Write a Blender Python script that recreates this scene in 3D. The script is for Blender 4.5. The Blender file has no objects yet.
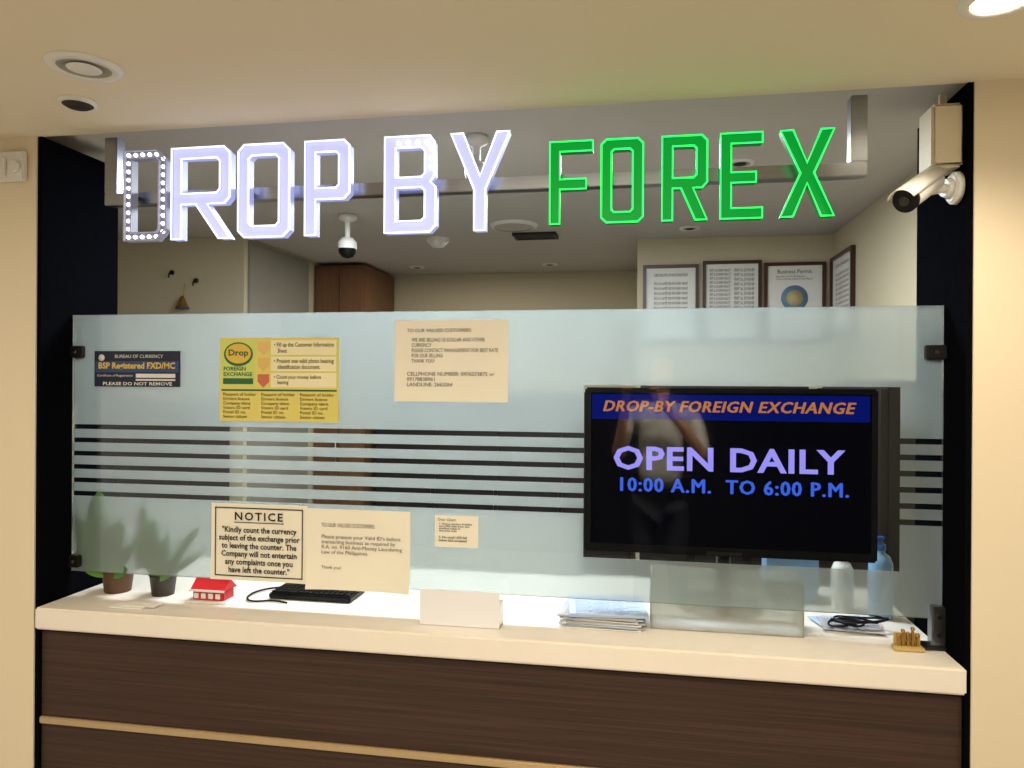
import bpy, bmesh, math, random
from mathutils import Matrix, Vector
random.seed(7)
sc=bpy.context.scene
sc.view_settings.view_transform='Standard'
COL=sc.collection
def lin(c):
    return tuple(((x/255)/12.92 if x/255<=0.04045 else (((x/255)+0.055)/1.055)**2.4) for x in c)+(1,)
MATS={}
def mat(name,rgb,rough=0.5,metal=0.0,emis=None,estr=0.0,var=0.06,scale=12,spec=0.5,stretch=None,bump=0.0,rgb2=None,samp=False):
    if name in MATS: return MATS[name]
    m=bpy.data.materials.new(name); m.use_nodes=True; nt=m.node_tree; b=nt.nodes['Principled BSDF']
    tc=nt.nodes.new('ShaderNodeTexCoord'); mp=nt.nodes.new('ShaderNodeMapping'); nz=nt.nodes.new('ShaderNodeTexNoise')
    nt.links.new(tc.outputs['Object'],mp.inputs[0]); nt.links.new(mp.outputs[0],nz.inputs['Vector'])
    if stretch: mp.inputs['Scale'].default_value=stretch
    nz.inputs['Scale'].default_value=scale; nz.inputs['Detail'].default_value=4
    mx=nt.nodes.new('ShaderNodeMix'); mx.data_type='RGBA'
    c=lin(rgb); c2=lin(rgb2) if rgb2 else tuple(max(0,x*(1-var*2)) for x in c[:3])+(1,)
    mx.inputs[6].default_value=c; mx.inputs[7].default_value=c2
    nt.links.new(nz.outputs['Fac'],mx.inputs[0]); nt.links.new(mx.outputs[2],b.inputs['Base Color'])
    b.inputs['Roughness'].default_value=rough; b.inputs['Metallic'].default_value=metal; b.inputs['Specular IOR Level'].default_value=spec
    if emis:
        b.inputs['Emission Color'].default_value=lin(emis); b.inputs['Emission Strength'].default_value=estr
        if not samp: m.cycles.emission_sampling='NONE'
    if bump:
        bp=nt.nodes.new('ShaderNodeBump'); bp.inputs['Strength'].default_value=bump; bp.inputs['Distance'].default_value=0.01
        nt.links.new(nz.outputs['Fac'],bp.inputs['Height']); nt.links.new(bp.outputs[0],b.inputs['Normal'])
    MATS[name]=m; return m
def glassmat(name,tint,fres=1.45):
    m=bpy.data.materials.new(name); m.use_nodes=True; nt=m.node_tree; nt.nodes.clear()
    o=nt.nodes.new('ShaderNodeOutputMaterial'); t=nt.nodes.new('ShaderNodeBsdfTransparent'); g=nt.nodes.new('ShaderNodeBsdfGlossy')
    g.inputs['Roughness'].default_value=0.01; t.inputs[0].default_value=tint
    f=nt.nodes.new('ShaderNodeFresnel'); f.inputs[0].default_value=fres; mx=nt.nodes.new('ShaderNodeMixShader')
    nt.links.new(f.outputs[0],mx.inputs[0]); nt.links.new(t.outputs[0],mx.inputs[1]); nt.links.new(g.outputs[0],mx.inputs[2]); nt.links.new(mx.outputs[0],o.inputs[0])
    return m
def frostmat(name,rgb,diff,trans,rough=0.45,ior=1.2):
    m=bpy.data.materials.new(name); m.use_nodes=True; nt=m.node_tree; nt.nodes.clear()
    o=nt.nodes.new('ShaderNodeOutputMaterial'); c=lin(rgb)
    d=nt.nodes.new('ShaderNodeBsdfDiffuse'); d.inputs[0].default_value=c
    t=nt.nodes.new('ShaderNodeBsdfTranslucent'); t.inputs[0].default_value=c
    r=nt.nodes.new('ShaderNodeBsdfRefraction'); r.inputs[0].default_value=(.97,.99,.99,1); r.inputs['Roughness'].default_value=rough; r.inputs['IOR'].default_value=ior
    a=nt.nodes.new('ShaderNodeMixShader'); a.inputs[0].default_value=trans/(diff+trans)
    b=nt.nodes.new('ShaderNodeMixShader'); b.inputs[0].default_value=diff+trans
    nt.links.new(d.outputs[0],a.inputs[1]); nt.links.new(t.outputs[0],a.inputs[2])
    nt.links.new(r.outputs[0],b.inputs[1]); nt.links.new(a.outputs[0],b.inputs[2]); nt.links.new(b.outputs[0],o.inputs[0])
    return m
# ---------- geometry helpers
def grp(name):
    e=bpy.data.objects.new(name,None); COL.objects.link(e); e.empty_display_size=0.05; return e
def addmesh(name,me,m,par=None):
    o=bpy.data.objects.new(name,me); COL.objects.link(o)
    if m: me.materials.append(m)
    if par: o.parent=par
    return o
def bmobj(name,bm,m,par=None,smooth=False):
    me=bpy.data.meshes.new(name); 
    if smooth:
        for f in bm.faces: f.smooth=True
    bm.to_mesh(me); bm.free(); return addmesh(name,me,m,par)
def bm_box(bm,x0,x1,y0,y1,z0,z1):
    M=Matrix.Translation(((x0+x1)/2,(y0+y1)/2,(z0+z1)/2))@Matrix.Diagonal((abs(x1-x0),abs(y1-y0),abs(z1-z0),1))
    return bmesh.ops.create_cube(bm,size=1,matrix=M)['verts']
def box(name,x0,x1,y0,y1,z0,z1,m,par=None,bev=0.0):
    bm=bmesh.new(); bm_box(bm,x0,x1,y0,y1,z0,z1)
    if bev: bmesh.ops.bevel(bm,geom=bm.edges[:],offset=bev,segments=2,affect='EDGES')
    return bmobj(name,bm,m,par)
def boxes(name,lst,m,par=None):
    bm=bmesh.new()
    for b in lst: bm_box(bm,*b)
    return bmobj(name,bm,m,par)
def cyl(name,p0,p1,r0,r1,m,par=None,seg=32,bev=0.0):
    p0=Vector(p0);p1=Vector(p1);d=p1-p0
    bm=bmesh.new(); M=Matrix.Translation((p0+p1)/2)@d.to_track_quat('Z','Y').to_matrix().to_4x4()
    bmesh.ops.create_cone(bm,cap_ends=True,segments=seg,radius1=r0,radius2=r1,depth=d.length,matrix=M)
    if bev: bmesh.ops.bevel(bm,geom=[e for e in bm.edges if any(len(f.verts)>4 for f in e.link_faces)],offset=bev,segments=3,affect='EDGES')
    o=bmobj(name,bm,m,par)
    for f in o.data.polygons: f.use_smooth=len(f.vertices)==4
    return o
def lathe(name,c,prof,m,par=None,seg=40,axis=(0,0,1)):
    bm=bmesh.new(); rings=[]
    for r,z in prof:
        rings.append([bm.verts.new((r*math.cos(2*math.pi*i/seg),r*math.sin(2*math.pi*i/seg),z)) for i in range(seg)])
    for a,b in zip(rings,rings[1:]):
        for i in range(seg):
            bm.faces.new((a[i],a[(i+1)%seg],b[(i+1)%seg],b[i]))
    bmesh.ops.remove_doubles(bm,verts=bm.verts[:],dist=1e-5)
    bmesh.ops.recalc_face_normals(bm,faces=bm.faces[:])
    M=Matrix.Translation(c)@Vector(axis).to_track_quat('Z','Y').to_matrix().to_4x4()
    bmesh.ops.transform(bm,matrix=M,verts=bm.verts[:])
    return bmobj(name,bm,m,par,True)
def tomesh(ob,name,m,par):
    bpy.context.view_layer.update()
    dg=bpy.context.evaluated_depsgraph_get()
    me=bpy.data.meshes.new_from_object(ob.evaluated_get(dg)); me.materials.clear()
    me.transform(ob.matrix_world)
    cu=ob.data; bpy.data.objects.remove(ob); bpy.data.curves.remove(cu)
    return addmesh(name,me,m,par)
def tube(name,pts,r,m,par=None,cyclic=False,smooth=True,res=3):
    cu=bpy.data.curves.new(name,'CURVE'); cu.dimensions='3D'; cu.bevel_depth=r; cu.bevel_resolution=res; cu.use_fill_caps=True
    for P in (pts if isinstance(pts[0][0],(tuple,list)) else [pts]):
        sp=cu.splines.new('NURBS' if smooth else 'POLY'); sp.points.add(len(P)-1)
        for i,p in enumerate(P): sp.points[i].co=(*p,1)
        if smooth: sp.order_u=4; sp.use_endpoint_u=True; sp.resolution_u=6
        sp.use_cyclic_u=cyclic
    o=bpy.data.objects.new(name,cu); COL.objects.link(o); return tomesh(o,name,m,par)
def text(body,x0,x1,z0,z1,y,m,par,bold=0.0,shear=0.0,align='LEFT',name='printed_text',space=1.0,line=1.0,thick=0.0):
    cu=bpy.data.curves.new(name,'FONT'); cu.body=body; cu.size=1; cu.offset=bold; cu.shear=shear; cu.align_x=align; cu.space_character=space; cu.space_line=line
    cu.resolution_u=2
    o=bpy.data.objects.new(name,cu); COL.objects.link(o)
    o=tomesh(o,name,m,par); me=o.data
    xs=[v.co.x for v in me.vertices]; ys=[v.co.y for v in me.vertices]
    a,b,c,d=min(xs),max(xs),min(ys),max(ys)
    for v in me.vertices:
        v.co=Vector((x0+(v.co.x-a)/(b-a)*(x1-x0), y, z0+(v.co.y-c)/(d-c)*(z1-z0)))
    if thick:   # overprint the glyphs with small shifts to make a bold weight
        bm=bmesh.new(); bm.from_mesh(me); base=bm.verts[:]+bm.edges[:]+bm.faces[:]
        for k,(dx,dz) in enumerate([(1,0),(-1,0),(.7,.7),(-.7,-.7),(.7,-.7),(-.7,.7)]):
            r=bmesh.ops.duplicate(bm,geom=base); vs=[e for e in r['geom'] if isinstance(e,bmesh.types.BMVert)]
            for v in vs: v.co+=Vector((dx*thick,-.00003*(k+1),dz*thick*.6))
        bm.to_mesh(me); bm.free()
    return o
# ---------- materials
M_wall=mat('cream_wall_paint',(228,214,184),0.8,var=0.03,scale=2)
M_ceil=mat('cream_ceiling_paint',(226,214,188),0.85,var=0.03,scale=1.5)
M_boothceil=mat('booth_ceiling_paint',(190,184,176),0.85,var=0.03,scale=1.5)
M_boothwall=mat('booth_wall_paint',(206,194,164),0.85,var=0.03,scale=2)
M_white=mat('white_plastic',(228,226,218),0.4,var=0.03)
M_beige=mat('beige_plastic',(214,202,172),0.45,var=0.03)
M_floor=mat('floor_tile',(200,194,182),0.25,var=0.05,scale=3)
M_granite=mat('black_granite',(6,6,8),0.7,var=0.6,scale=60,rgb2=(14,15,20),spec=0.0)
M_wood=mat('walnut_laminate',(84,62,51),0.55,scale=6,stretch=(.35,1,28),rgb2=(34,25,22),bump=0.05,spec=.25)
M_wood2=mat('brown_door_wood',(128,92,60),0.5,scale=5,stretch=(20,20,1),rgb2=(95,62,38))
M_darkwood=mat('dark_cabinet_wood',(38,28,24),0.5,scale=5,rgb2=(24,18,16))
M_counter=mat('cream_solid_surface',(240,232,218),0.3,var=0.03,scale=20)
M_steel=mat('brushed_steel',(158,162,170),0.28,1.0,scale=8,stretch=(1,40,40),rgb2=(142,146,154))
M_dsteel=mat('dark_steel',(70,68,66),0.35,0.9)
M_black=mat('black_plastic',(8,8,9),0.4,spec=.25)
M_gold=mat('brass',(190,150,80),0.35,1.0)
M_trim=mat('gold_trim',(205,180,140),0.35,0.6)
M_paper=mat('cream_paper',(240,234,214),0.8,var=0.05,scale=6)
M_paper2=mat('white_paper',(238,236,228),0.8,var=0.03)
M_ink=mat('black_ink',(22,20,22),0.7)
M_inkg=mat('grey_ink',(70,66,64),0.7)
M_glass=glassmat('clear_glass',(.95,.97,.965,1),1.38)
M_frost=frostmat('frosted_film',(234,242,243),0.21,0.18,0.20,1.2)
M_acryl=frostmat('frosted_acrylic',(215,216,204),0.2,0.2,0.2)
# ---------- camera
cd=bpy.data.cameras.new('photo_camera'); cam=bpy.data.objects.new('photo_camera',cd); COL.objects.link(cam)
R=Matrix.Rotation(math.radians(9.85),3,'Z')@Matrix.Rotation(math.radians(90),3,'X')@Matrix.Rotation(math.radians(0.35),3,'Z')
cam.matrix_world=Matrix.Translation((0,-2,1.6))@R.to_4x4(); cd.sensor_width=36; cd.lens=740/1024*36; cd.clip_start=0.01
sc.camera=cam
# ---------- room shell
box('floor',-3.6,3.2,-5,3.3,-0.1,0,M_floor)
box('ceiling',-3.6,3.2,-5,-0.12,2.31,2.45,M_ceil)
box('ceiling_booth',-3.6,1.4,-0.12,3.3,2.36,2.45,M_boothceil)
box('wall_left',-3.6,-1.728,-0.124,0.19,0,2.31,M_wall)
box('wall_right',0.761,3.2,-0.124,0.19,0,2.31,M_wall)
box('trim_1',-1.728,-1.715,-0.119,0.2,0,2.31,M_granite)
box('trim_2',0.748,0.761,-0.119,0.2,0,2.31,M_granite)
box('trim_3',-3.6,1.4,-0.12,-0.115,2.31,2.36,M_ceil)
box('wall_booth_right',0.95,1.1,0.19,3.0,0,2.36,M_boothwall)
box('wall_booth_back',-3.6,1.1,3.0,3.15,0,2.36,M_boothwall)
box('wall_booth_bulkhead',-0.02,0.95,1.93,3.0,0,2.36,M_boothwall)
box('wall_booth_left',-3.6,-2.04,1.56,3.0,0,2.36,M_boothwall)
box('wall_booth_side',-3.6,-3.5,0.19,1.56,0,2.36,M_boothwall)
M_far=mat('far_wall_darkened',(40,37,36),0.7,spec=.1)  # night-time dark of the mall put into the colour, keeps reflections low
box('wall_corridor',-3.6,3.2,-5.1,-5,0,2.31,M_far)
g=grp('door_1')
M_gp=mat('grey_panel',(150,146,134),0.6)
box('door_leaf',-2.038,-2.03,1.62,2.28,0.02,2.33,M_gp,g)
boxes('door_frame',[(-2.038,-2.026,1.60,1.62,0,2.345),(-2.038,-2.026,2.28,2.30,0,2.345),(-2.038,-2.026,1.62,2.28,2.33,2.345)],M_gp,g)
g=grp('wooden_cabinet')
box('cabinet_body',-2.03,-1.70,2.40,2.96,0.0,2.34,M_wood2,g,0.003)
boxes('cabinet_doors',[(-2.02,-1.868,2.385,2.4,0.08,2.32),(-1.862,-1.71,2.385,2.4,0.08,2.32)],M_wood2,g)
cyl('cabinet_handle',(-1.88,2.375,1.1),(-1.88,2.375,1.25),.006,.006,M_steel,g)
def cupboard(x0,x1,y0,y1,z1,n,face='-Y'):
    g=grp('storage_cupboard')
    box('cupboard_carcass',x0,x1,y0,y1,0,z1,M_darkwood,g,0.004)
    if face=='-Y':
        w=(x1-x0)/n
        boxes('cupboard_doors',[(x0+i*w+.005,x0+(i+1)*w-.005,y0-.02,y0,0.06,z1-.03) for i in range(n)],M_darkwood,g)
        boxes('cupboard_handles',[(x0+(i+1)*w-.04,x0+(i+1)*w-.028,y0-.04,y0-.02,0.8,0.95) for i in range(n)],M_dsteel,g)
    else:
        w=(y1-y0)/n
        boxes('cupboard_doors',[(x0-.02,x0,y0+i*w+.005,y0+(i+1)*w-.005,0.06,z1-.03) for i in range(n)],M_darkwood,g)
        boxes('cupboard_handles',[(x0-.035,x0-.02,y0+(i+1)*w-.04,y0+(i+1)*w-.028,0.8,0.95) for i in range(n)],M_dsteel,g)
cupboard(-1.66,-0.06,2.5,2.96,1.55,4)
cupboard(-0.0,0.76,1.57,1.9,1.60,3)
cupboard(-3.2,-2.1,1.2,1.54,1.50,3)
cupboard(0.80,0.945,0.60,1.5,1.62,2,'-X')
# ---------- counter
g=grp('service_counter')
box('counter_slab',-1.714,0.747,-0.138,0.55,0.886,0.948,M_counter,g,0.005)
box('counter_front',-1.714,0.747,-0.108,-0.09,0.0,0.872,M_wood,g)
box('shadow_gap',-1.714,0.747,-0.10,-0.08,0.872,0.886,M_darkwood,g)
box('counter_carcass',-1.714,0.747,-0.09,0.5,0.0,0.872,M_darkwood,g)
box('metal_trim',-1.714,0.747,-0.119,-0.107,0.607,0.627,M_trim,g,0.003)
box('added_backing_panel',-2.0,-0.2,0.52,0.55,0.948,1.14,mat('grey_laminate',(150,146,136),.6),g,0.004)  # added backing, brightens the lower frosted film and sets off the leaves
# ---------- glass partition
g=grp('frosted_glass_screen')
box('glass_pane',-1.708,0.742,-0.004,0.004,1.022,1.802,M_glass,g)
st0=1.462; pitch=0.0408; sh=0.0145
stripes=[(st0-i*pitch-sh/2,st0-i*pitch+sh/2) for i in range(6)]
F=[]
y0,y1=0.0045,0.0060
def column(x0,x1):
    zt=1.802
    for a,b in stripes:
        F.append((x0,x1,y0,y1,b,zt)); zt=a
    F.append((x0,x1,y0,y1,1.022,zt))
column(-1.708,-0.15)
column(0.646,0.742)
F.append((-0.15,0.646,y0,y1,1.598,1.802)); F.append((-0.15,0.646,y0,y1,1.022,1.133))
boxes('frosted_film',F,M_frost,g)
for (x0,x1,z) in [(-1.714,-1.672,1.69),(0.70,0.747,1.685),(-1.714,-1.68,1.052)]:
    box('glass_clamp',x0,x1,-0.014,0.014,z-0.018,z+0.018,M_dsteel,g,0.003)
    cyl('clamp_screw',((x0+x1)/2,-0.017,z),((x0+x1)/2,-0.012,z),.005,.005,M_steel,g)
box('floor_clamp',0.715,0.747,-0.016,0.016,0.949,1.055,M_steel,g,0.003)
box('floor_clamp_plate',0.69,0.747,-0.025,0.025,0.949,0.957,M_dsteel,g,0.002)
for i in range(2): cyl('clamp_bolt',(0.731,-0.02,0.985+i*.045),(0.731,-0.015,0.985+i*.045),.006,.006,M_dsteel,g)
# ---------- television
g=grp('wall_television')
box('bezel',-0.152,0.612,0.062,0.10,1.138,1.592,M_black,g,0.005)
M_scr=mat('screen_black',(3,3,5),0.05,emis=(5,6,20),estr=0.25,var=0.05,spec=.9)
box('screen',-0.135,0.595,0.0605,0.063,1.162,1.578,M_scr,g)
M_band=mat('screen_blue_band',(3,6,40),0.1,emis=(8,26,130),estr=0.55,spec=.3)
box('title_band',-0.132,0.59,0.0598,0.0606,1.505,1.574,M_band,g)
M_tor=mat('screen_orange',(40,20,8),0.3,emis=(205,125,55),estr=0.8)
M_tlv=mat('screen_lavender',(40,40,60),0.3,emis=(160,150,255),estr=1.0)
M_tbl=mat('screen_blue_text',(8,14,60),0.3,emis=(60,105,240),estr=0.9)
text('DROP-BY FOREIGN EXCHANGE',-0.10,0.555,1.527,1.556,0.0592,M_tor,g,shear=0.25,name='title_text',space=1.1,thick=.0016)
text('OPEN DAILY',-0.072,0.530,1.366,1.432,0.0592,M_tlv,g,bold=0.025,name='open_text',space=1.05)
text('10:00 A.M.  TO 6:00 P.M.',-0.052,0.538,1.308,1.345,0.0592,M_tbl,g,name='hours_text',space=1.12,thick=.0017)
box('tv_logo_bar',0.18,0.27,0.058,0.062,1.142,1.150,M_dsteel,g)
cyl('stand_pole',(0.23,0.13,0.962),(0.23,0.13,1.36),.02,.02,M_black,g)
box('stand_mount',0.13,0.33,0.10,0.135,1.28,1.44,M_black,g)
cyl('stand_base',(0.23,0.25,0.949),(0.23,0.25,0.962),.12,.12,M_black,g)
box('stand_neck',0.21,0.25,0.12,0.27,0.96,0.975,M_black,g)
# ---------- paper notices on the glass
YP=-0.0055
g=grp('registration_plate')
M_plate=mat('dark_blue_plate',(14,18,48),0.35); M_plw=mat('plate_white',(225,225,220),0.5); M_ply=mat('plate_yellow',(225,190,70),0.5)
M_plb=mat('plate_band',(40,70,120),0.4)
box('plate',-1.630,-1.345,YP-.002,YP,1.585,1.692,M_plate,g)
text('BUREAU OF CURRENCY',-1.56,-1.40,1.671,1.681,YP-.003,M_plw,g)
lathe('seal',(-1.605,YP-.003,1.672),[(0,0.0),(.010,0),(.010,.001),(0,.001)],M_plw,g,axis=(0,-1,0))
box('band',-1.626,-1.349,YP-.0028,YP-.0021,1.628,1.662,M_plb,g)
text('BSP Registered FXD/MC',-1.615,-1.36,1.633,1.658,YP-.0035,M_ply,g,bold=0.03)
boxes('white_field',[(-1.49,-1.36,YP-.003,YP-.002,1.612,1.624),(-1.49,-1.36,YP-.003,YP-.002,1.603,1.608)],M_plw,g)
text('Certificate of Registration',-1.62,-1.50,1.613,1.622,YP-.003,M_plw,g)
text('PLEASE DO NOT REMOVE',-1.60,-1.37,1.589,1.599,YP-.003,M_plw,g,bold=0.02)
g=grp('instruction_poster')
M_yel=mat('poster_yellow',(228,214,112),0.5,var=0.08,scale=4); M_grn=mat('poster_green',(38,100,60),0.5); M_lime=mat('poster_lime',(206,220,110),0.5)
M_olive=mat('poster_text_brown',(96,78,30),0.6); M_red=mat('poster_red',(205,110,80),0.5)
M_pcream=mat('poster_cream',(240,232,185),0.6); M_arrow=mat('poster_arrow',(226,190,110),0.5)
box('poster_sheet',-1.216,-0.847,YP-.002,YP,1.487,1.730,M_yel,g)
box('poster_left_panel',-1.210,-1.105,YP-.0026,YP-.002,1.588,1.722,M_lime,g)
def ell(name,cx,cz,rx,rz,y,m):
    bm=bmesh.new(); vs=[bm.verts.new((cx+rx*math.cos(a),y,cz+rz*math.sin(a))) for a in [2*math.pi*i/48 for i in range(48)]]; bm.faces.new(vs); return bmobj(name,bm,m,g)
ell('poster_oval_rim',-1.157,1.682,.046,.035,YP-.0029,M_grn); ell('poster_oval',-1.157,1.684,.040,.029,YP-.0032,M_ply)
box('poster_logo_band',-1.205,-1.11,YP-.0032,YP-.0026,1.595,1.612,M_grn,g)
text('Drop',-1.188,-1.125,1.672,1.696,YP-.0036,M_grn,g,bold=0.03)
text('FOREIGN\nEXCHANGE',-1.203,-1.112,1.618,1.646,YP-.0036,M_grn,g,bold=0.02)
for i,(t) in enumerate(['• Fill up the Customer Information\n   Sheet','• Present one valid photo bearing\n   identification document.','• Count your money before\n   leaving']):
    z=1.722-i*.047
    box('step_panel',-1.055,-0.855,YP-.0026,YP-.002,z-.042,z,M_pcream,g)
    text(t,-1.045,-0.862 if i<2 else -0.90,z-.036,z-.006,YP-.0032,M_olive,g,bold=0.015)
    bm=bmesh.new(); vs=[bm.verts.new((x,YP-.003,zz)) for x,zz in [(-1.096,z-.004),(-1.060,z-.004),(-1.060,z-.026),(-1.078,z-.043),(-1.096,z-.026)]]; bm.faces.new(vs); bmobj('step_arrow',bm,M_red if i==2 else M_arrow,g)
box('rule',-1.21,-0.853,YP-.003,YP-.002,1.575,1.580,M_grn,g)
for k in range(3):
    text('\n'.join(['Passport of holder','Drivers license','Company ident.','Voters ID card','Postal ID no.','Senior citizen']) ,-1.205+k*.12,-1.10+k*.12,1.496,1.570,YP-.003,M_olive,g,bold=0.01)
def paper(par,x0,x1,z0,z1,m,y=YP,curl=0.0):
    bm=bmesh.new(); n=12; vs=[]
    for j in range(n+1):
        row=[]
        for i in range(n+1):
            u=i/n;v=j/n
            dy=-curl*((abs(u-.5)*2)**4*(1-v)**3+0.25*math.sin(u*9+v*4)*0.12)
            row.append(bm.verts.new((x0+(x1-x0)*u,y+min(dy,0),z0+(z1-z0)*v)))
        vs.append(row)
    for j in range(n):
        for i in range(n): bm.faces.new((vs[j][i],vs[j][i+1],vs[j+1][i+1],vs[j+1][i]))
    return bmobj('sheet',bm,m,par,True)
g=grp('paper_notice')
paper(g,-0.682,-0.357,1.549,1.777,M_paper)
text('TO OUR VALUED CUSTOMERS:',-0.645,-0.46,1.743,1.753,YP-.002,M_inkg,g)
text('WE ARE SELLING US DOLLAR AND OTHER\nCURRENCY\nPLEASE CONTACT MANAGEMENT FOR BEST RATE\nFOR OUR SELLING\nTHANK YOU!',-0.632,-0.385,1.658,1.727,YP-.002,M_inkg,g)
text('CELLPHONE NUMBER: 0976273875 or\n09178838961\nLANDLINE: 2662264',-0.645,-0.395,1.592,1.632,YP-.002,M_inkg,g)
g=grp('paper_notice')
paper(g,-1.241,-0.940,1.022,1.246,M_paper,curl=0.004)
boxes('border',[(-1.228,-0.953,YP-.0035,YP-.003,1.232,1.235),(-1.228,-0.953,YP-.0035,YP-.003,1.034,1.037),(-1.228,-1.225,YP-.0035,YP-.003,1.034,1.235),(-0.956,-0.953,YP-.0035,YP-.003,1.034,1.235)],M_ink,g)
text('NOTICE',-1.165,-1.015,1.198,1.222,YP-.0035,M_ink,g,bold=0.02,space=1.25)
box('underline',-1.168,-1.012,YP-.0038,YP-.003,1.191,1.193,M_ink,g)
text('"Kindly count the currency\nsubject of the exchange prior\nto leaving the counter. The\nCompany will not entertain\nany complaints once you\nhave left the counter."',-1.215,-0.962,1.045,1.180,YP-.0035,M_ink,g,bold=0.022,align='CENTER')
g=grp('paper_notice')
paper(g,-0.940,-0.632,1.010,1.240,M_paper,y=YP-.001,curl=0.012)
text('TO OUR VALUED CUSTOMERS:',-0.895,-0.735,1.190,1.201,YP-.006,M_inkg,g)
text('Please present your Valid ID\'s before\ntransacting business as required by\nR.A. no. 9160 Anti-Money Laundering\nLaw of the Philippines.',-0.895,-0.655,1.110,1.168,YP-.006,M_inkg,g)
text('Thank you!',-0.895,-0.835,1.068,1.079,YP-.006,M_inkg,g)
g=grp('paper_notice')
paper(g,-0.562,-0.438,1.146,1.234,M_paper)
text('Dear Client:',-0.552,-0.50,1.219,1.226,YP-.002,M_inkg,g)
text('1. Please declare FOREX\nand USD bills from the\nsmallest value in\nthis area only.',-0.55,-0.455,1.188,1.213,YP-.002,M_ink,g,bold=.015)
text('2. No small USD bill\nbelow $20 accepted',-0.55,-0.47,1.160,1.177,YP-.002,M_ink,g,bold=.015)
# ---------- channel letter sign
def loops(ch,w,h,s):
    c=min(.018,w*.12); ci=c*.55; m=.38*h
    if ch=='D': return [[(0,0),(w-c*2,0),(w,c*2),(w,h-c*2),(w-c*2,h),(0,h)],[(s,s),(w-s-ci,s),(w-s,s+ci),(w-s,h-s-ci),(w-s-ci,h-s),(s,h-s)]]
    if ch=='O': return [[(c,0),(w-c,0),(w,c),(w,h-c),(w-c,h),(c,h),(0,h-c),(0,c)],[(s+ci,s),(w-s-ci,s),(w-s,s+ci),(w-s,h-s-ci),(w-s-ci,h-s),(s+ci,h-s),(s,h-s-ci),(s,s+ci)]]
    if ch=='P': return [[(0,0),(s,0),(s,m),(w-c,m),(w,m+c),(w,h-c),(w-c,h),(0,h)],[(s,m+s),(w-s-ci,m+s),(w-s,m+s+ci),(w-s,h-s-ci),(w-s-ci,h-s),(s,h-s)]]
    if ch=='R': return [[(0,0),(s,0),(s,m),(w*.42,m),(w-s*1.12,0),(w,0),(w*.42+s*1.15,m),(w-c*.9,m),(w,m+c),(w,h-c),(w-c,h),(0,h)],[(s,m+s),(w-s-ci,m+s),(w-s,m+s+ci),(w-s,h-s-ci),(w-s-ci,h-s),(s,h-s)]]
    if ch=='B':
        q=h*.52; s2=s*.9
        return [[(0,0),(w-c,0),(w,c),(w,q-c*.9),(w-c*.9,q),(w-.004,q+c*.9),(w-.004,h-c),(w-c,h),(0,h)],
                [(s,s),(w-s-ci,s),(w-s,s+ci),(w-s,q-s2/2-ci),(w-s-ci,q-s2/2),(s,q-s2/2)],
                [(s,q+s2/2),(w-s-ci,q+s2/2),(w-s,q+s2/2+ci),(w-s,h-s-ci),(w-s-ci,h-s),(s,h-s)]]
    if ch=='Y': return [[(w/2-s/2,0),(w/2+s/2,0),(w/2+s/2,.42*h),(w,h),(w-s*1.1,h),(w/2,.42*h+s*1.1),(s*1.1,h),(0,h),(w/2-s/2,.42*h)]]
    if ch=='F': return [[(0,0),(s,0),(s,.42*h),(.85*w,.42*h),(.85*w,.42*h+s),(s,.42*h+s),(s,h-s),(w,h-s),(w,h),(0,h)]]
    if ch=='E': return [[(0,0),(w,0),(w,s),(s,s),(s,.42*h),(.85*w,.42*h),(.85*w,.42*h+s),(s,.42*h+s),(s,h-s),(w,h-s),(w,h),(0,h)]]
    if ch=='X':
        k=1.15*s;d=s*.95;e=s*.62
        return [[(0,0),(k,0),(w/2,h/2-d),(w-k,0),(w,0),(w/2+e,h/2),(w,h),(w-k,h),(w/2,h/2+d),(k,h),(0,h),(w/2-e,h/2)]]
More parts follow.
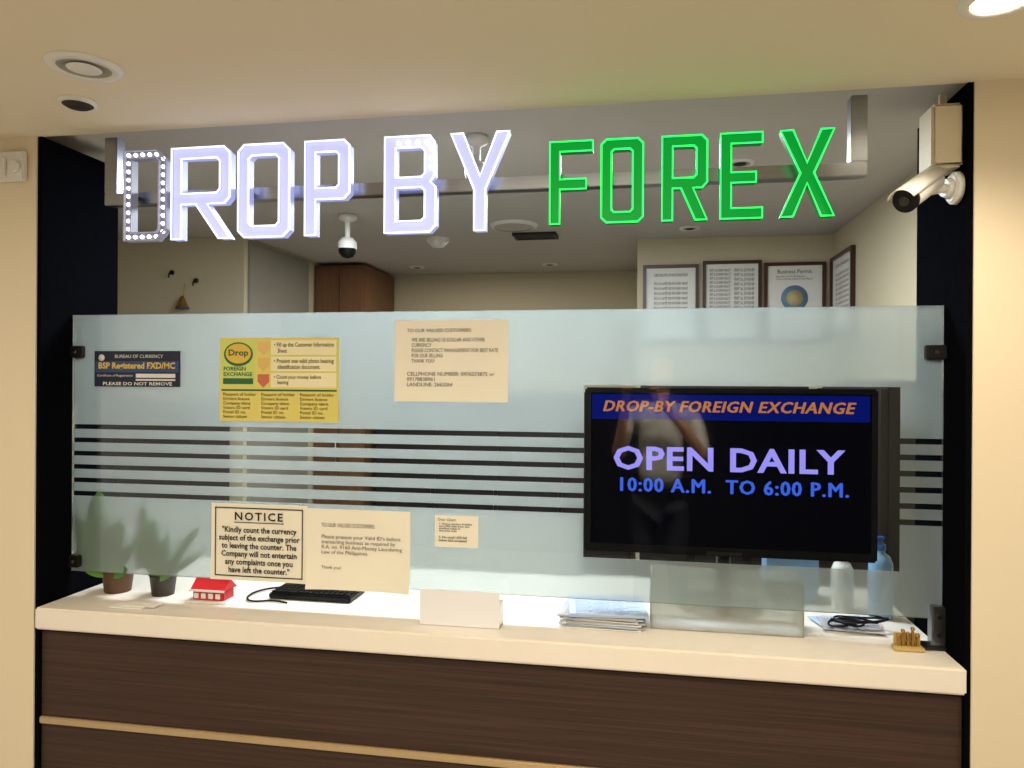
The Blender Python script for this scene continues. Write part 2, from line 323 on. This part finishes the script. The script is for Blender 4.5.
def channel(ch,x0,x1,z0,z1,s,yf,dep,mf,mr,me_,par,tr=0.0026,led=None):
    L=loops(ch,x1-x0,z1-z0,s)
    cu=bpy.data.curves.new('f','CURVE'); cu.dimensions='2D'; cu.fill_mode='BOTH'
    for P in L:
        sp=cu.splines.new('POLY'); sp.points.add(len(P)-1)
        for i,p in enumerate(P): sp.points[i].co=(p[0],p[1],0,1)
        sp.use_cyclic_u=True
    o=bpy.data.objects.new('f',cu); COL.objects.link(o)
    o.matrix_world=Matrix.Translation((x0,yf+.010,z0))@Matrix.Rotation(math.radians(90),4,'X')
    tomesh(o,'letter_face_'+ch,mf,par)
    bm=bmesh.new()
    for P in L:
        a=[bm.verts.new((x0+p[0],yf,z0+p[1])) for p in P]; b=[bm.verts.new((x0+p[0],yf+dep,z0+p[1])) for p in P]
        for i in range(len(P)):
            j=(i+1)%len(P); bm.faces.new((a[i],a[j],b[j],b[i]))
    bmobj('letter_return_'+ch,bm,mr,par)
    tube('letter_rim_'+ch,[[(x0+p[0],yf,z0+p[1]) for p in P] for P in L],tr,me_,par,cyclic=True,smooth=False,res=1)
    if led:
        bm=bmesh.new()
        W=x1-x0;H=z1-z0
        if led=='D':
            P=[(s/2,s/2),(W-s*.55-.02,s/2),(W-s/2,s*1.1),(W-s/2,H-s*1.1),(W-s*.55-.02,H-s/2),(s/2,H-s/2)]; closed=True
        else:
            P=[(s*1.2,H-s/2),(W-s*.9,H-s/2),(W-s/2,H-s),(W-s/2,H*.52+s*.5)]; closed=False
        n=len(P)
        for i in range(n if closed else n-1):
            a=Vector(P[i]);b=Vector(P[(i+1)%n]); k=max(1,round((b-a).length/(.0225)))
            for t in range(k):
                p=a.lerp(b,t/k)
                bmesh.ops.create_uvsphere(bm,u_segments=8,v_segments=5,radius=.0056 if led=='D' else .005,matrix=Matrix.Translation((x0+p.x,yf+.005,z0+p.y)))
        bmobj('led_beads_'+ch,bm,MATS['led_bead'],par)
M_lf=mat('letter_face_lavender',(180,180,200),0.5,emis=(190,196,255),estr=0.68,samp=True)
M_lfd=mat('letter_face_unlit',(110,110,125),0.5,emis=(110,115,170),estr=0.10)
M_lr=mat('letter_return_white',(160,160,185),0.5,emis=(170,182,250),estr=0.55)
M_lrd=mat('letter_return_unlit',(150,150,165),0.5,emis=(140,145,190),estr=0.15)
M_le=mat('letter_rim_white',(230,230,240),0.4,emis=(244,246,255),estr=1.6)
M_led=mat('letter_rim_unlit',(160,160,172),0.4,emis=(180,180,220),estr=0.15)
mat('led_bead',(255,255,255),0.3,emis=(255,255,255),estr=4)
M_gf=mat('letter_face_green',(4,80,28),0.4,emis=(0,160,52),estr=0.8,spec=.2,samp=True)
M_gr=mat('letter_return_green',(3,60,20),0.4,emis=(0,125,40),estr=0.5,spec=.2)
M_ge=mat('letter_rim_green',(20,180,70),0.35,emis=(40,255,105),estr=1.6)
g=grp('white_channel_letter_sign')
pins=[]
for ch,a,b in [('D',-1.44,-1.31),('R',-1.292,-1.115),('O',-1.09,-0.94),('P',-0.895,-0.768),('B',-0.67,-0.53),('Y',-0.49,-0.335)]:
    channel(ch,a,b,1.997,2.25,.022 if ch=='D' else .030,-.130,.030,M_lfd if ch=='D' else M_lf,M_lrd if ch=='D' else M_lr,M_led if ch=='D' else M_le,g,led=ch if ch in 'DB' else None)
    x=(a+b)/2 if ch=='Y' else a+.012
    pins.append((x-.004,x+.004,-.119,-.084,2.124,2.132))
boxes('mounting_pins',pins,M_dsteel,g)
g2=grp('green_channel_letter_sign'); pins=[]
for ch,a,b in [('F',-0.23,-0.122),('O',-0.10,0.003),('R',0.05,0.158),('E',0.19,0.288),('X',0.33,0.452)]:
    channel(ch,a,b,2.007,2.215,.025,-.130,.030,M_gf,M_gr,M_ge,g2,tr=.0026)
    x=(a+b)/2 if ch=='X' else a+.012
    pins.append((x-.004,x+.004,-.119,-.084,2.112,2.118))
boxes('mounting_pins',pins,M_dsteel,g2)
g=grp('sign_support_frame')
box('cross_bar',-1.54,0.54,-.083,-.045,2.112,2.146,M_steel,g,0.002)
box('hanger_left',-1.54,-1.500,-.083,-.045,2.146,2.309,M_steel,g,0.002)
box('hanger_right',0.502,0.54,-.083,-.045,2.146,2.309,M_steel,g,0.002)
# ---------- ceiling fittings
M_lamp=mat('lamp_emitter',(255,250,235),0.4,emis=(255,240,205),estr=12)
M_lampoff=mat('lamp_glass_off',(160,158,148),0.3)
M_dark=mat('dark_recess',(35,30,26),0.6)
def downlight(x,y,z,r,on):
    g=grp('recessed_downlight')
    lathe('trim_ring',(x,y,z),[(r*.68,-.001),(r*.72,-.008),(r*.95,-.006),(r,-.0005)],M_white,g)
    lathe('reflector',(x,y,z),[(r*.70,-.004),(r*.5,-.003),(r*.45,-.0015),(0,-.0015)],M_lamp if on else M_lampoff,g)
    if not on:
        lathe('gimbal',(x,y,z),[(r*.45,-.006),(r*.3,-.009),(0,-.010)],M_dark if r<.06 else M_white,g)
downlight(-1.240,-0.522,2.31,.080,False)
downlight(0.645,-0.515,2.31,.070,True)
g=grp('ceiling_sensor')
lathe('sensor_base',(-1.41,-0.34,2.31),[(.045,-.0005),(.043,-.008),(.03,-.010)],M_white,g)
lathe('sensor_eye',(-1.41,-0.34,2.31),[(.036,-.010),(.026,-.016),(0,-.018)],M_dark,g)
for x,y in [(0.33,.62),(0.23,1.67),(-.57,2.65),(-1.44,2.65)]: downlight(x,y,2.36,.05,False)
g=grp('ceiling_speaker')
lathe('speaker_rim',(-.60,1.48,2.36),[(.115,-.0005),(.11,-.012),(.095,-.014)],M_white,g)
lathe('speaker_grille',(-.60,1.48,2.36),[(.095,-.012),(.05,-.016),(0,-.017)],M_lampoff,g)
g=grp('ceiling_vent')
boxes('vent_frame',[(-.64,-.42,1.66,1.675,2.345,2.36),(-.64,-.42,1.775,1.79,2.345,2.36),(-.64,-.625,1.675,1.775,2.345,2.36),(-.435,-.42,1.675,1.775,2.345,2.36)],M_dark,g)
boxes('vent_slats',[(-.625,-.435,1.68+i*.02,1.69+i*.02,2.348,2.358) for i in range(5)],M_black,g)
def domecam(x,y,zt,r,drop):
    g=grp('ceiling_dome_camera')
    lathe('mount_base',(x,y,zt),[(0,0),(r*1.0,-.001),(r*1.0,-.02),(r*.5,-.03),(.012,-.034),(.012,-drop+r)],M_white,g)
    lathe('housing',(x,y,zt-drop+r*.2),[(0,r*1.0),(r*.6,r*.9),(r,r*.4),(r,-r*.3)],M_white,g)
    lathe('lens_dome',(x,y,zt-drop+r*.2),[(r*.95,-r*.3),(r*.9,-r*.75),(r*.6,-r*1.15),(0,-r*1.35)],M_black,g)
domecam(-1.31,1.17,2.36,.042,.15)
domecam(-0.50,0.22,2.36,.036,.12)
g=grp('smoke_detector')
lathe('detector_body',(-1.05,1.75,2.36),[(.06,-.0005),(.06,-.015),(.045,-.03),(.03,-.045),(0,-.048)],M_white,g)
# ---------- certificates
M_mah=mat('mahogany_frame',(74,38,28),0.35,var=0.2); M_seal=mat('certificate_seal',(120,150,180),0.6); M_sealg=mat('certificate_gold',(200,185,130),0.5)
def cert(x0,x1,z0,z1,y,kind):
    g=grp('framed_certificate'); t=.016
    boxes('frame',[(x0,x1,y-.02,y,z1-t,z1),(x0,x1,y-.02,y,z0,z0+t),(x0,x0+t,y-.02,y,z0+t,z1-t),(x1-t,x1,y-.02,y,z0+t,z1-t)],M_mah,g)
    box('mat_board',x0+t,x1-t,y-.008,y-.003,z0+t,z1-t,M_paper2,g)
    cx=(x0+x1)/2;w=(x1-x0)
    if kind==0:
        text('CERTIFICATE OF REGISTRATION',cx-w*.3,cx+w*.3,z1-.06,z1-.045,y-.009,M_ink,g)
        text('\n'.join(['this is to certify that the holder named']*9),cx-w*.30,cx+w*.30,z0+.09,z1-.085,y-.009,M_inkg,g)
    elif kind==1:
        text('\n'.join(['PERMIT  No. 2019 0034 889  MANILA CITY']*16),cx-w*.38,cx-w*.02,z0+.05,z1-.04,y-.009,M_inkg,g)
        text('\n'.join(['PERMIT  No. 2019 0034 889']*14),cx+w*.04,cx+w*.38,z0+.05,z1-.04,y-.009,M_inkg,g)
    else:
        text('Business Permit',cx-w*.28,cx+w*.28,z1-.055,z1-.035,y-.009,M_ink,g)
        text('Republic of the Philippines\nCity of Manila office of the Mayor',cx-w*.3,cx+w*.3,z1-.09,z1-.065,y-.009,M_inkg,g)
        lathe('seal',(cx,y-.0085,z1-.18),[(.0,.0),(.065,0),(.065,.001),(.0,.001)],M_seal,g,axis=(0,-1,0))
        lathe('seal_centre',(cx,y-.0095,z1-.18),[(.0,.0),(.04,0),(.04,.001),(.0,.001)],M_sealg,g,axis=(0,-1,0))
        text('\n'.join(['granted to the company for the year']*4),cx-w*.36,cx+w*.36,z0+.04,z0+.10,y-.009,M_inkg,g)
    return g
cert(0.01,0.292,1.82,2.222,1.929,0); cert(0.312,0.602,1.82,2.237,1.929,1); cert(0.615,0.91,1.82,2.222,1.929,2)
g=cert(0,0.38,1.85,2.235,0,0); g.matrix_world=Matrix.Translation((0.949,1.92,0))@Matrix.Rotation(math.radians(-90),4,'Z')
# ---------- bullet cctv + box
g=grp('junction_box')
box('box_body',0.678,0.747,-.10,-.012,2.120,2.272,M_beige,g,0.006)
box('box_lid',0.682,0.744,-.104,-.098,2.126,2.266,M_beige,g,0.003)
boxes('cable_conduit',[(0.71,0.725,-.06,-.045,2.272,2.309)],M_beige,g)
g=grp('bullet_security_camera')
cyl('wall_base',(0.747,-.075,2.075),(0.728,-.075,2.075),.040,.037,M_white,g,bev=.004)
cyl('base_collar',(0.728,-.075,2.075),(0.712,-.08,2.075),.026,.02,M_white,g)
tube('arm',[(0.715,-.078,2.075),(0.70,-.085,2.072),(0.685,-.09,2.068),(0.675,-.10,2.065)],.011,M_white,g)
A=Vector((0.688,-.085,2.095));B=Vector((0.594,-.19,2.025)); d=(B-A).normalized()
cyl('camera_body',A,B,.026,.026,M_white,g,bev=.004)
cyl('front_bezel',B-d*.004,B+d*.012,.028,.028,M_black,g,bev=.002)
cyl('lens',B+d*.012,B+d*.016,.012,.011,M_dsteel,g)
s=d.cross(Vector((0,0,1))).normalized(); u=s.cross(d)
bm=bmesh.new()
n=10
r1=.030
ring=[]
for k,P in enumerate([A,B+d*.03]):
    ring.append([bm.verts.new(P+s*(r1*math.cos(a))+u*(r1*math.sin(a))) for a in [math.radians(20+140*i/n) for i in range(n+1)]])
for i in range(n): bm.faces.new((ring[0][i],ring[0][i+1],ring[1][i+1],ring[1][i]))
o=bmobj('sun_shield',bm,M_white,g,True); md=o.modifiers.new('s','SOLIDIFY'); md.thickness=.002
g=grp('wall_switch_box')
box('backplate',-1.845,-1.755,-.142,-.125,2.178,2.265,M_white,g,0.004)
cyl('knob',(-1.780,-.154,2.218),(-1.780,-.142,2.218),.015,.017,M_white,g)
box('rocker',-1.835,-1.81,-.148,-.142,2.19,2.245,M_white,g,0.002)
g=grp('ceiling_track_spotlight')
box('track',-2.1,-1.86,-.36,-.33,2.292,2.309,M_black,g,0.002)
cyl('spot_head',(-1.9,-.345,2.30),(-1.93,-.345,2.24),.03,.035,M_black,g,bev=.003)
# ---------- left booth wall decoration
def hook(x,z):
    g=grp('wall_hook')
    cyl('hook_plate',(x,1.559,z),(x,1.55,z),.012,.012,M_dsteel,g); tube('hook',[(x,1.552,z),(x,1.53,z-.005),(x,1.525,z-.02),(x,1.53,z-.03)],.004,M_dsteel,g)
hook(-2.45,2.18); hook(-2.31,2.135)
g=grp('hanging_pendant_ornament')
tube('cord',[(-2.375,1.555,2.12),(-2.376,1.553,2.10),(-2.378,1.55,2.05)],.002,M_gold,g)
lathe('bell',(-2.378,1.54,1.99),[(.035,0),(.024,.02),(.014,.045),(.008,.06),(0,.065)],M_gold,g)
lathe('bell_rim',(-2.378,1.54,1.985),[(.0,0),(.035,0),(.035,.006)],mat('ornament_blue',(60,80,130),.5),g)
# ---------- things on the counter
ZC=0.949
def leaf(bm,base,tip,w,bend,n=12,fold=.15,pw=.7):
    base=Vector(base);tip=Vector(tip);d=tip-base
    side=d.cross(Vector((0,-1,0.15))).normalized()
    nor=side.cross(d).normalized()
    rows=[]
    for i in range(n+1):
        t=i/n; ww=w*(max(0,math.sin(math.pi*min(1,(t*.92+.08))))**pw)
        c=base+d*t+Vector((0,0,-bend*t*t))+nor*bend*.3*math.sin(math.pi*t)
        rows.append([bm.verts.new(c-side*ww),bm.verts.new(c-nor*ww*fold),bm.verts.new(c+side*ww)])
    for a,b in zip(rows,rows[1:]):
        bm.faces.new((a[0],a[1],b[1],b[0])); bm.faces.new((a[1],a[2],b[2],b[1]))
M_leaf=mat('leaf_green',(104,156,60),0.4,rgb2=(66,118,42),scale=20); M_leaf2=mat('leaf_green_dark',(64,116,50),0.4,rgb2=(112,154,74),scale=25)
M_pot=mat('brown_pot',(110,76,44),0.6,var=.2,rgb2=(70,46,28)); M_pot2=mat('dark_pot',(48,42,38),0.5); M_soil=mat('potting_soil',(50,36,26),0.9,bump=.5,scale=80)
g=grp('potted_orchid')
lathe('pot',(-1.60,.062,ZC),[(0,0),(.038,0),(.046,.065),(.050,.07),(.045,.07),(.043,.062)],M_pot,g)
lathe('soil',(-1.60,.062,ZC),[(.0435,.060),(0,.064)],M_soil,g)
bm=bmesh.new()
for tip,w,b in [((-1.695,.012,1.22),.040,.01),((-1.63,.012,1.27),.044,.0),((-1.545,.012,1.20),.040,.01),((-1.695,.016,1.12),.034,.02),((-1.50,.014,1.14),.032,.02),((-1.52,.0,1.045),.022,.01),((-1.68,.006,1.045),.022,.01)]:
    leaf(bm,(-1.60,.028,ZC+.06),tip,w,b,fold=.06,pw=.6)
bmobj('leaves',bm,M_leaf,g,True)
g=grp('potted_snake_plant')
lathe('pot',(-1.44,.056,ZC),[(0,0),(.032,0),(.039,.058),(.042,.063),(.037,.063),(.036,.058)],M_pot2,g)
lathe('soil',(-1.44,.056,ZC),[(.0365,.056),(0,.06)],M_soil,g)
bm=bmesh.new()
for tip,w,b in [((-1.475,.012,1.25),.026,0),((-1.43,.012,1.20),.027,0),((-1.385,.012,1.15),.022,.0),((-1.28,.012,1.18),.018,.0),((-1.27,.012,1.11),.016,.01),((-1.50,.012,1.15),.020,.01),((-1.37,.008,1.05),.015,.02)]:
    leaf(bm,(-1.44,.026,ZC+.05),tip,w,b,fold=.06)
bmobj('leaves',bm,M_leaf2,g,True)
g=grp('toy_house')
M_rd=mat('toy_red',(196,34,40),0.35); 
box('house_body',-1.305,-1.205,.0,.06,ZC,ZC+.035,M_rd,g,0.004)
bm=bmesh.new()
a=[bm.verts.new((-1.310,y,ZC+z)) for y,z in [(-.006,.035),(.03,.066),(.066,.035)]]; b=[bm.verts.new((-1.200,y,ZC+z)) for y,z in [(-.006,.035),(.03,.066),(.066,.035)]]
bm.faces.new(a);bm.faces.new(b[::-1])
for i in range(3): bm.faces.new((a[i],a[(i+1)%3],b[(i+1)%3],b[i]))
bmobj('house_roof',bm,M_rd,g)
boxes('windows',[(-1.298+i*.023,-1.284+i*.023,-.003,.001,ZC+.012,ZC+.027) for i in range(4)]+[(-1.31,-1.20,-.009,-.003,ZC+.033,ZC+.038)],M_plw,g)
boxes('snow_base',[(-1.32,-1.19,-.012,.07,ZC,ZC+.006)],M_plw,g)
g=grp('computer_keyboard')
box('keyboard_case',-1.10,-0.84,.07,.20,ZC,ZC+.018,M_black,g,0.004)
boxes('keys',[(-1.092+i*.0165,-1.079+i*.0165,.078+j*.022,.095+j*.022,ZC+.018,ZC+.023) for i in range(15) for j in range(5)],M_black,g)
tube('keyboard_cable',[(-1.10,.18,ZC+.006),(-1.16,.16,ZC+.005),(-1.18,.08,ZC+.004),(-1.14,.02,ZC+.004),(-1.10,.03,ZC+.004),(-1.07,.05,ZC+.004),(-1.02,.03,ZC+.004)],.003,M_black,g)
g=grp('business_card_pile')
boxes('cards',[(-1.50,-1.40,-.10,-.06,ZC,ZC+.003),(-1.47,-1.37,-.085,-.045,ZC+.003,ZC+.005)],M_paper2,g)
g=grp('leaflet_holder')
M_lh=mat('white_acrylic',(235,235,238),0.3,var=.02)
box('front_panel',-.585,-.365,-.070,-.066,ZC,1.045,M_lh,g,.001)
boxes('tray',[(-.585,-.365,-.066,-.015,ZC,ZC+.004),(-.585,-.581,-.066,-.015,ZC,1.012),(-.369,-.365,-.066,-.015,ZC,1.012),(-.585,-.365,-.019,-.015,ZC,1.012)],M_lh,g)
def sheetpile(name,x,y,w,h,rots,mats,z=ZC,th=.0022):
    g=grp(name)
    for i,(rz,m,dx,dy) in enumerate(rots):
        bm=bmesh.new(); bm_box(bm,-w/2,w/2,-h/2,h/2,0,th*.7)
        M=Matrix.Translation((x+dx,y+dy,z+i*th))@Matrix.Rotation(math.radians(rz),4,'Z')
        bmesh.ops.transform(bm,matrix=M,verts=bm.verts[:]); bmobj('sheet',bm,m,g)
        if i>=len(rots)-3:
            t=text('\n'.join(['exchange order form  No 000231','name of customer  address','amount received in peso']*4),-w*.42,w*.42,-h*.42,h*.38,0,mats,g,name='form_lines')
            t.data.transform(M@Matrix(((1,0,0,0),(0,0,1,0),(0,0,0,th*.8),(0,0,0,1))))
    return g
M_inkl=mat('light_grey_ink',(105,108,125),0.7); M_blp=mat('pale_blue_paper',(180,198,222),.8); M_pkp=mat('pink_paper',(225,190,180),.8); M_gyp=mat('grey_paper',(175,176,178),.8)
sheetpile('document_stack',-.10,.075,.21,.20,[(0,M_paper2,0,0),(2,M_gyp,.004,.004),(-3,M_blp,-.003,-.002),(1,M_paper2,0,.002),(4,M_gyp,.006,0),(-2,M_paper2,-.004,.004),(3,M_blp,.002,.006),(-4,M_gyp,-.006,.0),(6,M_blp,.012,.004)],M_inkl,th=.004)
sheetpile('leaflet_pile',.56,.13,.15,.11,[(5,M_paper2,0,0),(-12,M_pkp,.01,.01),(14,M_blp,-.01,.02),(-4,M_gyp,.0,-.01)],M_inkl)
g=grp('acrylic_document_tray')
boxes('tray_walls',[(.03,.42,.012,.016,ZC,1.09),(.03,.034,.016,.13,ZC,1.09),(.416,.42,.016,.13,ZC,1.09),(.034,.416,.126,.13,ZC,1.09)],M_acryl,g)
box('tray_base',.034,.416,.016,.126,ZC,ZC+.006,M_lh,g)
g=grp('cable_bundle')
cs=[]
for k in range(4):
    cx=.53+.02*k; pts=[]
    for i in range(12):
        a=i*.9+k*1.3; rr=.045+.012*math.sin(i*1.7+k)
        pts.append((cx+rr*(1.1+.2*k)*math.cos(a)*.8,.09+rr*.6*math.sin(a)+.006*k,ZC+.016+.003*(i%4)+.003*k))
    cs.append(pts)
tube('cables',cs,.0028,M_black,g)
g=grp('desk_figurine')
M_wdy=mat('varnished_yellow_wood',(206,184,116),.4,rgb2=(176,144,80),scale=10)
box('figurine_base',.620,.690,-.045,-.015,ZC,ZC+.010,M_wdy,g,.002)
box('figurine_back',.624,.686,-.024,-.019,ZC+.010,ZC+.040,M_wdy,g,.002)
bm=bmesh.new()
for i,hh in enumerate([.022,.034,.028,.04,.024]):
    bm_box(bm,.629+i*.011,.634+i*.011,-.036,-.030,ZC+.010,ZC+.010+hh)
    bmesh.ops.create_uvsphere(bm,u_segments=10,v_segments=8,radius=.005,matrix=Matrix.Translation((.6315+i*.011,-.033,ZC+.013+hh)))
bm_box(bm,.629,.678,-.035,-.031,ZC+.022,ZC+.026)
bmobj('figurine_columns',bm,M_gold,g)
def bottle(name,x,y,h,r,mb,mc):
    g=grp(name)
    lathe('bottle_body',(x,y,ZC),[(0,0),(r*.95,0),(r,.006),(r,h*.68),(r*.75,h*.78),(r*.35,h*.82),(r*.35,h*.86)],mb,g)
    lathe('pump_cap',(x,y,ZC),[(0,h*.86),(r*.42,h*.86),(r*.42,h*.93),(.006,h*.935),(.006,h)],mc,g)
    box('pump_spout',x-.035,x+.01,y-.008,y+.008,ZC+h*.985,ZC+h*1.03,mc,g,.003)
M_bl=mat('bottle_blue',(130,170,205),0.3); M_bc=mat('cap_blue',(60,110,190),0.35)
bottle('hand_sanitizer_bottle',.672,.24,.22,.032,M_bl,M_bc)
bottle('hand_sanitizer_bottle',.585,.30,.17,.03,M_white,M_bc)
g=grp('tissue_box')
box('tissue_carton',.38,.53,.34,.44,ZC,ZC+.14,M_bl,g,.003)
bm=bmesh.new(); 
leaf(bm,(.455,.39,ZC+.14),(.47,.38,ZC+.20),.035,.01); bmobj('tissue',bm,M_paper2,g,True)
# ---------- photographer (stands behind the viewpoint, seen only as a reflection)
def skin(name,vs,es,m,par,sub=2,root=0):
    me=bpy.data.meshes.new(name); me.from_pydata([v[:3] for v in vs],es,[]); o=addmesh(name,me,m,par)
    md=o.modifiers.new('skin','SKIN'); md.use_smooth_shade=True
    for i,v in enumerate(vs):
        o.data.skin_vertices[0].data[i].radius=(v[3],v[4] if len(v)>4 else v[3])
    o.data.skin_vertices[0].data[root].use_root=True
    s_=o.modifiers.new('sub','SUBSURF'); s_.levels=sub; s_.render_levels=sub
    return o
g=grp('photographer_person')
px,py=0.12,-2.42
M_shirt=mat('patterned_shirt',(235,230,222),0.8,scale=22,rgb2=(60,56,56)); M_pants=mat('dark_trousers',(35,36,42),0.8); M_skin=mat('skin',(188,140,110),0.5,var=.05); M_hair=mat('black_hair',(20,16,14),0.6); M_shoe=mat('shoe_black',(20,20,20),0.4)
skin('shirt_body',[(px,py,.98,.15,.11),(px,py,1.15,.14,.105),(px,py,1.32,.16,.11),(px,py,1.43,.13,.09),(px,py,1.50,.055,.055),
  (px-.19,py,1.42,.06),(px-.25,py+.08,1.16,.045),(px+.19,py,1.42,.06),(px+.25,py+.08,1.16,.045)],[(0,1),(1,2),(2,3),(3,4),(3,5),(5,6),(3,7),(7,8)],M_shirt,g)
skin('trousers',[(px,py,.96,.14,.11),(px-.09,py,.86,.085),(px-.10,py+.01,.5,.06),(px-.11,py,.10,.045),(px+.09,py,.86,.085),(px+.10,py+.01,.5,.06),(px+.11,py,.10,.045)],[(0,1),(1,2),(2,3),(0,4),(4,5),(5,6)],M_pants,g)
for s_ in (-1,1): skin('shoe',[(px+s_*.11,py-.03,.045,.042),(px+s_*.11,py+.08,.042,.044),(px+s_*.12,py+.19,.036,.036)],[(0,1),(1,2)],M_shoe,g)
skin('head_and_neck',[(px,py,1.48,.05),(px,py+.01,1.56,.05),(px,py+.03,1.63,.07,.085),(px,py+.02,1.71,.078,.095),(px,py+.01,1.77,.05,.06),(px,py+.125,1.66,.012)],[(0,1),(1,2),(2,3),(3,4),(2,5)],M_skin,g)
skin('hair',[(px,py-.02,1.72,.085,.085),(px,py-.01,1.79,.07,.08),(px,py-.05,1.66,.06)],[(0,1),(0,2)],M_hair,g)
for s_ in (-1,1):
    hx=s_*.075
    skin('forearm',[(px+s_*.25,py+.08,1.17,.04),(px*.6+s_*.17,py+.22,1.36,.032),(hx,-2.10,1.545,.024,.018),(hx*.98,-2.07,1.59,.034,.014)],[(0,1),(1,2),(2,3)],M_skin,g)
    for k in range(4):
        z=1.575+k*.017
        skin('finger',[(hx,-2.07,z,.009),(hx+s_*.006,-2.035,z+.004,.008),(hx-s_*.008,-2.022,z+.004,.0075),(hx-s_*.028,-2.022,z+.003,.0065)],[(0,1),(1,2),(2,3)],M_skin,g,1)
    skin('thumb',[(hx,-2.08,1.57,.012),(hx-s_*.02,-2.062,1.585,.010),(hx-s_*.04,-2.054,1.60,.008)],[(0,1),(1,2)],M_skin,g,1)
box('phone_in_hand',-.08,.08,-2.046,-2.038,1.56,1.64,M_black,g,.003)
# ---------- lights
def area(name,loc,size,power,col,rot=(0,0,0),sy=None):
    l=bpy.data.lights.new(name,'AREA'); l.energy=power; l.color=col; l.size=size
    if sy: l.shape='RECTANGLE'; l.size_y=sy
    o=bpy.data.objects.new(name,l); COL.objects.link(o); o.location=loc; o.rotation_euler=rot; return o
def spot(name,loc,power,col,ang=120,r=.05,aim=None):
    l=bpy.data.lights.new(name,'SPOT'); l.energy=power; l.color=col; l.spot_size=math.radians(ang); l.spot_blend=.8; l.shadow_soft_size=r
    o=bpy.data.objects.new(name,l); COL.objects.link(o); o.location=loc
    if aim: o.rotation_euler=(Vector(aim)-Vector(loc)).to_track_quat('-Z','Y').to_euler()
    return o
WARM=(1,.88,.71); COOL=(.86,.94,1)
area('corridor_ceiling_and_fill_light',(-0.3,-1.7,2.29),.9,32,WARM)
area('corridor_ceiling_and_fill_light',(1.6,-1.6,2.28),.5,16,WARM)
area('corridor_ceiling_and_fill_light',(-2.0,-1.6,2.28),.5,13,WARM)
area('corridor_ceiling_and_fill_light',(-0.5,-3.6,2.28),.8,45,WARM)  # added fill behind the viewpoint, brightens the notices on the glass
spot('downlight_and_fill_beam',(0.645,-.515,2.29),26,WARM,140)
spot('downlight_and_fill_beam',(0.25,-1.45,2.28),260,WARM,42,.04,(0.15,-2.35,1.2))  # added spot with no fitting, brightens the photographer for the screen reflection
area('booth_ceiling_light',(-0.5,.55,2.34),1.6,54,COOL,sy=.4)
area('booth_ceiling_light',(-1.0,2.0,2.34),.4,10,(1,.93,.8))
w=bpy.data.worlds.new('ambient_world'); sc.world=w; w.use_nodes=True
w.node_tree.nodes['Background'].inputs[0].default_value=(1,.9,.76,1); w.node_tree.nodes['Background'].inputs[1].default_value=.6
